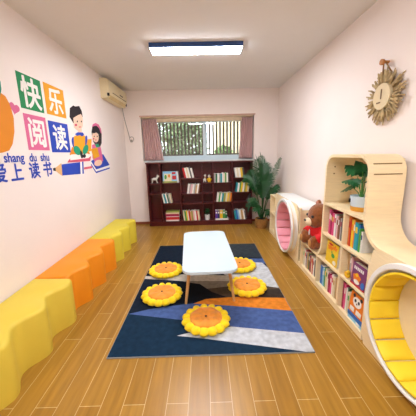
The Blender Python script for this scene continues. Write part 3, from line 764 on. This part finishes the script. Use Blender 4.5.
# ------------------------------------------------------------------ palm by the bookcase
t = thing('potted_palm', 'tall green palm in a tan basket pot in the far right corner', 'plant', (1.075, 4.78, 0))
obj('pot', lathe(bmesh.new(), [(0, 0), (.095, 0), (.118, .09), (.122, .175), (.114, .195), (.105, .19), (.109, .165), (0, .165)], 32), mat('basket_tan', '#A8793F', .7, .3, 40, .4, 90), t, 40)
obj('soil', lathe(bmesh.new(), [(0, .165), (.106, .165), (.09, .175), (0, .18)], 20), mat('soil', '#3A2A1E', .9), t)
def frond(base, mid, tip, w, n=26, droop=.05):
    bm = bmesh.new(); A, Bm, Cc = Vector(base), Vector(mid), Vector(tip)
    def P(u): return A*(1-u)**2+Bm*2*u*(1-u)+Cc*u*u
    tube(bm, [P(i/12) for i in range(13)], .007, 6, .002)
    for i in range(n+1):
        u = .42+.57*i/n; p = P(u); d = (P(min(1, u+.02))-P(u-.02)).normalized()
        s = d.cross(Vector((0, -.75, .65))).normalized()
        q = math.sin(PI*(.12+.8*i/n))**.7
        for sd in (-1, 1):
            e = p+(s*sd*.7+d*.8).normalized()*w*q
            leaf_blade(bm, p, e, .0075, 5, droop*q*rnd.uniform(.6, 1.4), .6, up=Vector((0, -.8, .5)))
    leaf_blade(bm, P(.97), P(1)+(P(1)-P(.95)).normalized()*w*.5, .012, 4, 0, .6)
    obj('frond', bm, leafm, t)
for f in [((0, 0, .2), (.02, -.02, .8), (-.12, -.06, 1.30), .24), ((.01, 0, .2), (.06, 0, .8), (.02, -.08, 1.22), .26), ((.02, .01, .2), (.12, -.02, .9), (.31, -.06, 1.33), .11), ((0, .0, .2), (.06, -.05, .8), (-.06, -.1, 1.36), .2), ((0, -.02, .2), (-.02, -.08, .7), (.10, -.12, 1.05), .2),
          ((-.02, 0, .2), (-.12, -.03, .95), (-.34, -.06, .98), .18), ((-.02, -.02, .2), (-.1, -.1, .62), (-.24, -.14, .55), .15), ((-.01, -.02, .2), (.0, -.08, .75), (-.05, -.15, .86), .22),
          ((.02, 0, .2), (.12, .1, .7), (.26, .2, .72), .17), ((-.02, .02, .2), (-.1, .08, .55), (-.24, .06, .42), .14), ((.02, -.02, .2), (.1, -.08, .75), (.27, -.12, .83), .12), ((0, -.03, .2), (-.04, -.15, .5), (-.13, -.22, .40), .17),
          ((.01, .02, .2), (.04, .1, .9), (.1, .16, 1.16), .2), ((0, .02, .2), (-.08, .06, .75), (-.2, .1, 1.1), .2), ((.01, -.03, .2), (.05, -.15, .45), (.06, -.2, .32), .14)]: frond(*f)

# ------------------------------------------------------------------ teddy bear (faces the room, turned a little to the camera)
fur = mat('brown_plush', '#8C4F24', .95, .22, 30, .6, 160, spec=.1, sheen=.4)
tb = thing('teddy_bear', 'brown teddy bear in a red shirt sitting in the birch shelf', 'teddy bear', (1.285, 2.755, .371), math.radians(-88))
# local: faces -y, x is its own left/right
bm = bmesh.new()
ball(bm, (0, .015, .12), (.13, .105, .125)); ball(bm, (0, .01, .215), (.108, .088, .085)); ball(bm, (0, -.005, 0.353), (.152, .134, .142)); ball(bm, (0, -.08, 0.300), (.098, .066, .075))
for s in (-1, 1):
    ball(bm, (s*.115, .025, 0.476), (.045, .024, .045)); tube(bm, [(s*.075, 0, .07), (s*.10, -.09, .062), (s*.11, -.135, .062)], .062, 14, .055)
    ball(bm, (s*.112, -.135, .075), (.056, .035, .068)); tube(bm, [(s*.1, 0, .225), (s*.155, -.03, .165), (s*.13, -.105, .125)], .048, 14, .042); ball(bm, (s*.125, -.115, .12), .045)
body = remesh(obj('body', bm, fur, tb), .009, 8)
bm = bmesh.new(); ball(bm, (0, .013, .165), (.138, .114, .105)); ball(bm, (0, .008, .22), (.116, .096, .064))
for s in (-1, 1): tube(bm, [(s*.09, 0, .235), (s*.157, -.03, .165), (s*.133, -.098, .13)], .060, 14, .054)
remesh(obj('shirt', bm, mat('red_shirt', '#D8141C', .7, .05, 20, .1, 200), tb), .008, 6)['label'] = 'bright red shirt'
obj('chest_emblem', ball(bmesh.new(), (-.05, -.098, .155), (.028, .008, .035), rot=Matrix.Rotation(-.4, 3, 'Z')), whitep, tb, True)['label'] = 'white patch on the shirt front'
obj('muzzle', ball(bmesh.new(), (0, -.137, 0.293), (.060, .042, .047)), mat('cream_plush', '#EED9B4', .9, .05, 30, .3, 200), tb, True)
obj('nose', ball(bmesh.new(), (0, -.177, 0.313), (.019, .012, .014)), black, tb, True)
obj('mouth', tube(bmesh.new(), [(-.02, -.169, 0.274), (0, -.178, 0.282), (.02, -.169, 0.274)], .003, 6), black, tb)
for s in (-1, 1):
    obj('eye', ball(bmesh.new(), (s*.062, -.122, 0.363), .017), black, tb, True)
    obj('inner_ear', ball(bmesh.new(), (s*.115, .005, 0.476), (.028, .011, .028)), mat('ear_pink', '#C98A74', .9), tb, True)
    obj('foot_sole', ball(bmesh.new(), (s*.112, -.164, .076), (.036, .01, .044)), mat('sole_tan', '#B9824A', .9), tb, True)

# ------------------------------------------------------------------ driftwood wreath clock
wc = at(384.3, 96.5, 0, XR-.03)
hk = at(386.3, 62, 0, XR-.02)
stick = mat('driftwood', '#BCA478', .85, .4, 25, .3, 80); stick2 = mat('twine', '#9A6F3C', .9, .2, 60)
t = thing('wreath_clock', 'driftwood wreath clock with pale round face on the right wall', 'clock', (XR, wc.y, wc.z))
bm = bmesh.new()
for i in range(130):
    a = 2*PI*i/130+rnd.uniform(-.04, .04); r0 = rnd.uniform(.08, .13); r1 = rnd.uniform(.165, .222); x = -rnd.uniform(.012, .05); da = rnd.uniform(-.12, .12)
    p = Vector((x, r0*math.cos(a), r0*math.sin(a))); q = Vector((x+rnd.uniform(-.012, .006), r1*math.cos(a+da), r1*math.sin(a+da)))
    tube(bm, [p, p.lerp(q, .5)+Vector((rnd.uniform(-.004, .004), rnd.uniform(-.006, .006), rnd.uniform(-.006, .006))), q], rnd.uniform(.006, .010), 6, rnd.uniform(.004, .007))
obj('stick_ring', bm, stick, t, True)
bm = bmesh.new(); bmesh.ops.create_cone(bm, cap_ends=True, segments=40, radius1=.098, radius2=.098, depth=.05, matrix=Matrix.Translation((-.032, 0, 0)) @ Matrix.Rotation(PI/2, 4, 'Y'))
obj('clock_face', bm, mat('pale_wood_face', '#E2CFA6', .6, .06, 12), t, 40)
obj('clock_hand', B(-.061, -.0575, -.006, .004, -.02, .055), mat('hand_brown', '#6B4A26', .6), t)
obj('clock_hand', B(-.063, -.0605, -.004, .042, -.05, -.040), mat('hand_brown', '#6B4A26', .6), t)
hy, hz = hk.y-wc.y, hk.z-wc.z
bm = bmesh.new()
tube(bm, [(-.03, -.05, .17), (-.03, hy-.012, hz-.005), (-.034, hy, hz+.012), (-.03, hy+.012, hz-.005), (-.03, .05, .17)], .005, 6)
obj('hanging_twine', bm, stick2, t, True)
o = obj('wall_hook', tube(tube(bmesh.new(), [(0, 0, 0), (-.05, 0, 0)], .012, 12), [(-.045, 0, 0), (-.062, 0, 0)], .022, 14), mat('hook_wood', '#B5763A', .6, .15, 30), None, 40)
o.location = (XR, hk.y, hk.z); tag(o, 'small wooden wall peg the wreath clock hangs from', 'hook')

# ------------------------------------------------------------------ air conditioner and its cable
acm = mat('ac_cream', '#F1E2B8', .45, .03, 6)
ac = thing('air_conditioner', 'cream split air conditioner high on the left wall by the corner', 'air conditioner', (XL, 4.68, 2.31))
prof = [(0, 0), (.075, 0)]+[(.10, .012), (.125, .055), (.135, .12), (.135, .24), (.125, .272), (.10, .285), (0, .285)]
bm = prism(bmesh.new(), prof, -.46, .46, lambda u, v, w: (u, w, v)); obj('housing', bm, acm, ac, 30)
obj('air_flap', prism(bmesh.new(), [(.098, .004), (.112, .02), (.128, .052), (.134, .05), (.118, .015), (.104, -.002)], -.40, .40, lambda u, v, w: (u, w, v)), mat('ac_flap', '#DCC48A', .5), ac)
obj('vent_line', B(.1335, .138, -.3, .40, .098, .106), mat('vent_dark', '#6B5A38', .6), ac)
obj('badge', B(.1345, .139, .06, .22, .135, .152), mat('badge_dark', '#4A3A2A', .5), ac)
for y in (-.455, .44): obj('end_cap', B(.10, .132, y-.008, y+.022, .03, .075, bev=.006), black, ac)
cb = thing('power_cable', 'thin grey cable hanging from the air conditioner to a coiled plug', 'cable', (XL, 5.2, 1.75))
a = Vector((XL+.05, 5.1, 2.315)); e = Vector((-1.475, YB-.02, 1.80))
pts = [a.lerp(e, i/14)+Vector((0, 0, -.09*math.sin(PI*i/14)*(1-i/14))) for i in range(15)]
pts += [e+Vector((.045+.04*math.cos(q), 0, -.05+.045*math.sin(q))) for q in [PI*.9+i*.5 for i in range(14)]]
obj('cord', tube(bmesh.new(), [p-Vector((XL, 5.2, 1.75)) for p in pts], .006, 6), mat('cable_grey', '#9A948A', .6), cb, True)
obj('plug', B(-1.46-XL, -1.42-XL, YB-.045-5.2, YB-.002-5.2, 1.69-1.75, 1.74-1.75, bev=.006), mat('cable_grey', '#9A948A', .6), cb)

# ------------------------------------------------------------------ wall mural, painted pieces a few millimetres thick on the left wall
def paint(n, h): return mat('paint_'+n, h, .7, .02, 10)
PC_ = {'green': '#1E8A50', 'orange': '#EBA31F', 'pink': '#DE6C96', 'blue': '#2748B4', 'white': '#F6F1EA', 'black': '#221A20', 'skin': '#F6CDB0', 'tan': '#E7B77A', 'deep': '#E58C1C', 'teal': '#1F9A72', 'red': '#D9576A'}
def P(c): return paint(c, PC_[c])
def dec(name, outl, c, parent=None, lift=.002, wall=True, label=None, cat=None, group=None, base=None):
    """outl in photo pixels of the painted shape on the wall"""
    w = [at(x, y, 0, XL) for x, y in outl]
    by, bz = base if base else (sum(p.y for p in w)/len(w), sum(p.z for p in w)/len(w))
    bm = prism(bmesh.new(), [(p.y-by, p.z-bz) for p in w], 0, lift, lambda u, v, q: (q, u, v))
    o = obj(name, bm, P(c), parent)
    if parent is None: o.location = (XL, by, bz)
    if label: tag(o, label, cat, group)
    return o
def el(cx, cy, rx, ry, n=22, rot=0):
    c, s = math.cos(rot), math.sin(rot)
    return [(cx+rx*math.cos(a)*c-ry*math.sin(a)*s, cy+rx*math.cos(a)*s+ry*math.sin(a)*c) for a in [2*PI*i/n for i in range(n)]]
def text(s, size, y, z, c, name, parent=None, bold=.0, lift=.0035, sx=1):
    cu = bpy.data.curves.new('t', 'FONT'); cu.body = s; cu.size = size; cu.extrude = .0006; cu.align_x = 'CENTER'; cu.align_y = 'CENTER'
    tmp = bpy.data.objects.new('t', cu); C.objects.link(tmp)
    dg = bpy.context.evaluated_depsgraph_get(); dg.update()
    me = bpy.data.meshes.new_from_object(tmp.evaluated_get(dg)); bpy.data.objects.remove(tmp)
    xs = [v.co.x for v in me.vertices]; ys = [v.co.y for v in me.vertices]
    cx, cy = (min(xs)+max(xs))/2, (min(ys)+max(ys))/2
    for v in me.vertices: v.co = Vector((lift+v.co.z, (v.co.x-cx)*sx, v.co.y-cy))
    me.materials.clear()
    if bold:          # heavier strokes: the same outline laid a few millimetres to each side
        b2 = bmesh.new()
        for i, (dx, dy) in enumerate([(0, 0)]+[(bold*math.cos(q*PI/4), bold*math.sin(q*PI/4)) for q in range(8)]):
            n0 = len(b2.verts); b2.from_mesh(me); b2.verts.ensure_lookup_table()
            for v in b2.verts[n0:]: v.co += Vector((i*.00006, dx, dy))
        b2.to_mesh(me); b2.free()
    o = link(name, me, P(c), parent); o.location = (0, y, z) if parent else (XL, y, z)
    return o
for ch, c, q, lab in (('快', 'green', (2.345, 2.672, 1.862, 2.158), 'green wall square with a white Chinese character for fast'), ('乐', 'orange', (2.72, 3.085, 1.866, 2.166), 'orange wall square with a white Chinese character for joy'),
                      ('阅', 'pink', (2.355, 2.672, 1.505, 1.820), 'pink wall square with a white Chinese character for reading'), ('读', 'blue', (2.71, 3.085, 1.487, 1.803), 'blue wall square with white Chinese character')):
    cy, cz = (q[0]+q[1])/2+.012, (q[2]+q[3])/2-.005; w, h = (q[1]-q[0])/2, (q[3]-q[2])/2
    t = thing('mural_tile', lab, 'wall mural', (XL, cy, cz), 0, 'mural squares')
    obj('panel', B(0, .0025, -w, w, -h, h), P(c), t)
    text(ch, .275, 0, 0, 'white', 'character', t, .0062)
for wd, y, sz in (('shang', 2.172, .104), ('du', 2.405, .104), ('shu', 2.583, .104)):
    o = text(wd, sz, y, 1.434 if wd != 'shang' else 1.424, 'blue', 'mural_lettering', None, .0022, .002); tag(o, 'blue small lettering "%s" painted above the blue Chinese characters' % wd, 'wall mural', 'pinyin lettering')
for ch, y, lab in (('爱', 1.985, 'blue painted Chinese character cut by the photo\'s left edge'), ('上', 2.17, 'blue painted Chinese character under the pinyin, with a single upright stroke'), ('读', 2.40, 'blue painted Chinese character second before the pencil tip'), ('书', 2.60, 'blue painted Chinese character next to the pencil tip')):
    o = text(ch, .155, y, 1.318, 'blue', 'mural_character', None, .0035, .002); tag(o, lab, 'wall mural', 'blue characters below the pinyin')
# heart
hp = []
for i in range(30):
    q = 2*PI*i/30; hp.append((14.4+.34*16*math.sin(q)**3*.95  , 108.3-.38*(13*math.cos(q)-5*math.cos(2*q)-2*math.cos(3*q)-math.cos(4*q))+ .18*16*math.sin(q)**3))
dec('mural_heart', hp, 'pink', label='pink heart painted beside the green wall square', cat='wall mural')
# orange fruit with leaf at the frame edge
dec('mural_fruit', [(0, 92.5), (5, 96), (10, 105), (13.5, 118), (14.2, 132), (12.5, 144), (9, 150.5), (3, 152.5), (-10, 154.5), (-32, 152), (-45, 135), (-42, 108), (-25, 92), (-10, 90)], 'deep', label='big orange round fruit painted on the wall at the picture\'s left edge', cat='wall mural')
dec('mural_leaf', [(-25, 70), (-8, 74), (0, 81), (1.3, 89), (0, 97), (-8, 89), (-20, 86)], 'teal', label='green leaf painted above the orange fruit', cat='wall mural')
def mural(name, label, anchor):
    p = at(*anchor, 0, XL); return thing(name, label, 'wall mural', (XL, p.y, p.z)), (p.y, p.z)
# pencil
t, bs = mural('mural_pencil', 'fat blue pencil painted on the wall pointing left', (70, 169))
dec('barrel', [(61, 164.5), (80, 162), (80.5, 174), (62, 175.5)], 'blue', t, .002, base=bs)
dec('wood_tip', [(53.5, 169.3), (61.2, 163.2), (62.2, 176)], 'tan', t, .0025, base=bs); dec('lead', [(53, 168.2), (55.2, 167.6), (55.6, 171.2), (53.3, 170.6)], 'black', t, .003, base=bs)
dec('band', [(80, 162), (81.8, 161.8), (82.3, 173.8), (80.5, 174)], 'white', t, .002, base=bs); dec('ferrule', [(81.8, 161.8), (83.3, 161.6), (83.8, 173.6), (82.3, 173.8)], 'blue', t, .002, base=bs)
dec('eraser', [(84, 167.3), (92, 166), (92, 168.2), (84, 169.5)], 'red', t, .002, base=bs)
# books the boy sits on
t, bs = mural('mural_book', 'orange painted book under the boy on the wall', (78, 156))
dec('pages', [(71, 154.5), (88, 153.5), (88.5, 158.5), (70, 160.5)], 'white', t, .0022, base=bs); dec('cover', [(72, 147), (86, 146), (90, 154), (69.5, 155)], 'deep', t, .002, base=bs); dec('lower_cover', [(68, 161), (70, 158.6), (70.2, 160.3), (88.5, 158), (91, 156), (90, 161), (67.5, 162.7)], 'red', t, .0024, base=bs)
t, bs = mural('mural_book', 'blue painted book under the girl on the wall', (99, 165))
dec('cover', [(91, 161), (103, 154), (109.5, 165), (96, 169.5)], 'blue', t, .002, base=bs); dec('pages', [(91, 161.4), (96, 169.5), (109.5, 165.2), (109.5, 168), (96, 172.2), (91.3, 164)], 'white', t, .0022, base=bs); dec('lower_cover', [(91.2, 163.8), (96, 171.6), (109.6, 167.4), (109.6, 168.6), (96, 173.2), (91, 165)], 'blue', t, .0026, base=bs)
# boy
t, bs = mural('mural_boy', 'painted black-haired boy in orange and blue sitting on a book', (79, 135))
dec('sleeve', el(74, 143, 2.1, 6, rot=-.2), 'blue', t, .0025, base=bs); dec('sleeve', el(85.5, 141, 1.5, 5.5, rot=.15), 'blue', t, .0025, base=bs)
dec('shirt', [(73.5, 137), (77, 134.5), (83, 134.5), (85, 136.5), (85, 149), (83, 152), (76, 152), (73.8, 148)], 'orange', t, .003, base=bs)
dec('trousers', el(77, 150.5, 3.2, 5, rot=-.5), 'teal', t, .0038, base=bs); dec('trousers', el(85.3, 149.5, 2.6, 5, rot=.3), 'teal', t, .0038, base=bs)
dec('shoe', el(81.2, 154.5, 1.2, 4, rot=-.2), 'black', t, .0045, base=bs); dec('shoe', el(84, 156, 1.6, 1.9), 'black', t, .0045, base=bs)
dec('collar', [(75, 134), (77.5, 132.3), (82.5, 132.5), (84, 134.5), (82, 136.5), (79.5, 135), (77, 136)], 'blue', t, .0035, base=bs)
dec('neck', [(78, 129), (81.5, 129), (81.5, 134), (78.5, 134)], 'skin', t, .0033, base=bs)
dec('hair', [(69.5, 117), (69.8, 108), (73, 105.5), (75, 106.5), (79, 106), (81.5, 111), (82.5, 117), (80, 120), (74, 124), (71.5, 120)], 'black', t, .003, base=bs)
dec('face', [(73, 118), (77, 115.5), (80.5, 114), (82.3, 117), (82.5, 126), (80.5, 130), (77.5, 130.3), (74, 127.5)], 'skin', t, .004, base=bs)
for x in (77, 81): dec('eye', el(x, 121.5, .55, 1, 10), 'black', t, .0048, base=bs)
dec('cheek', el(75.6, 125, 1.3, 1.2, 12), 'red', t, .0046, base=bs); dec('mouth', el(79.6, 127, 1.2, .55, 10), 'red', t, .0048, base=bs)
dec('held_book', [(85.5, 139.5), (91.5, 139), (91, 151), (87, 152)], 'orange', t, .0022, base=bs)
# girl
t, bs = mural('mural_girl', 'painted girl with pink headband and orange book on the wall', (97, 145))
dec('hair', [(91.5, 132), (92.5, 125.5), (96, 124), (99.5, 127), (101.5, 134), (101.5, 143), (99.5, 148), (96.5, 147), (93, 141)], 'black', t, .0025, base=bs)
dec('headband', [(92, 127), (92.8, 124.3), (95.5, 123), (98.5, 124.5), (100.8, 129), (101.6, 134), (100.6, 133), (99, 128.5), (96.5, 125.8), (94, 126)], 'pink', t, .003, base=bs)
dec('face', el(95.3, 136.5, 3.2, 6, rot=-.12), 'skin', t, .0033, base=bs)
dec('fringe', [(92, 131), (94.5, 128.5), (97.5, 130), (98.8, 134.5), (96, 132.5), (93, 133.5)], 'black', t, .0038, base=bs)
for x in (94, 97): dec('eye', el(x, 136.4, .4, .8, 10), 'black', t, .004, base=bs)
dec('mouth', el(95.6, 140, .9, .45, 10), 'red', t, .004, base=bs); dec('cheek', el(93.4, 138.7, .8, .9, 10), 'red', t, .004, base=bs)
dec('dress', [(92, 145), (96, 143.5), (100.5, 147), (102, 155), (103, 161), (96, 164), (92.5, 158)], 'pink', t, .003, base=bs)
dec('held_book', [(91, 149), (97, 147.5), (99.3, 156.5), (93.5, 159)], 'orange', t, .004, base=bs)
dec('scarf', [(94.5, 144.2), (98, 143.6), (99.6, 147), (96.2, 147.5)], 'teal', t, .0042, base=bs)
dec('feet', el(98, 163, 4, 3, rot=-.35), 'skin', t, .004, base=bs)

# ------------------------------------------------------------------ light, world, view
w = bpy.data.worlds.new('sky'); bpy.context.scene.world = w; w.use_nodes = True
bg = w.node_tree.nodes['Background']; bg.inputs[0].default_value = (.86, .93, 1, 1); bg.inputs[1].default_value = 1.6
sc = bpy.context.scene
sc.view_settings.view_transform = 'Standard'; sc.view_settings.look = 'None'; sc.view_settings.gamma = 1; sc.view_settings.exposure = 1.65
sc.view_settings.use_curve_mapping = False
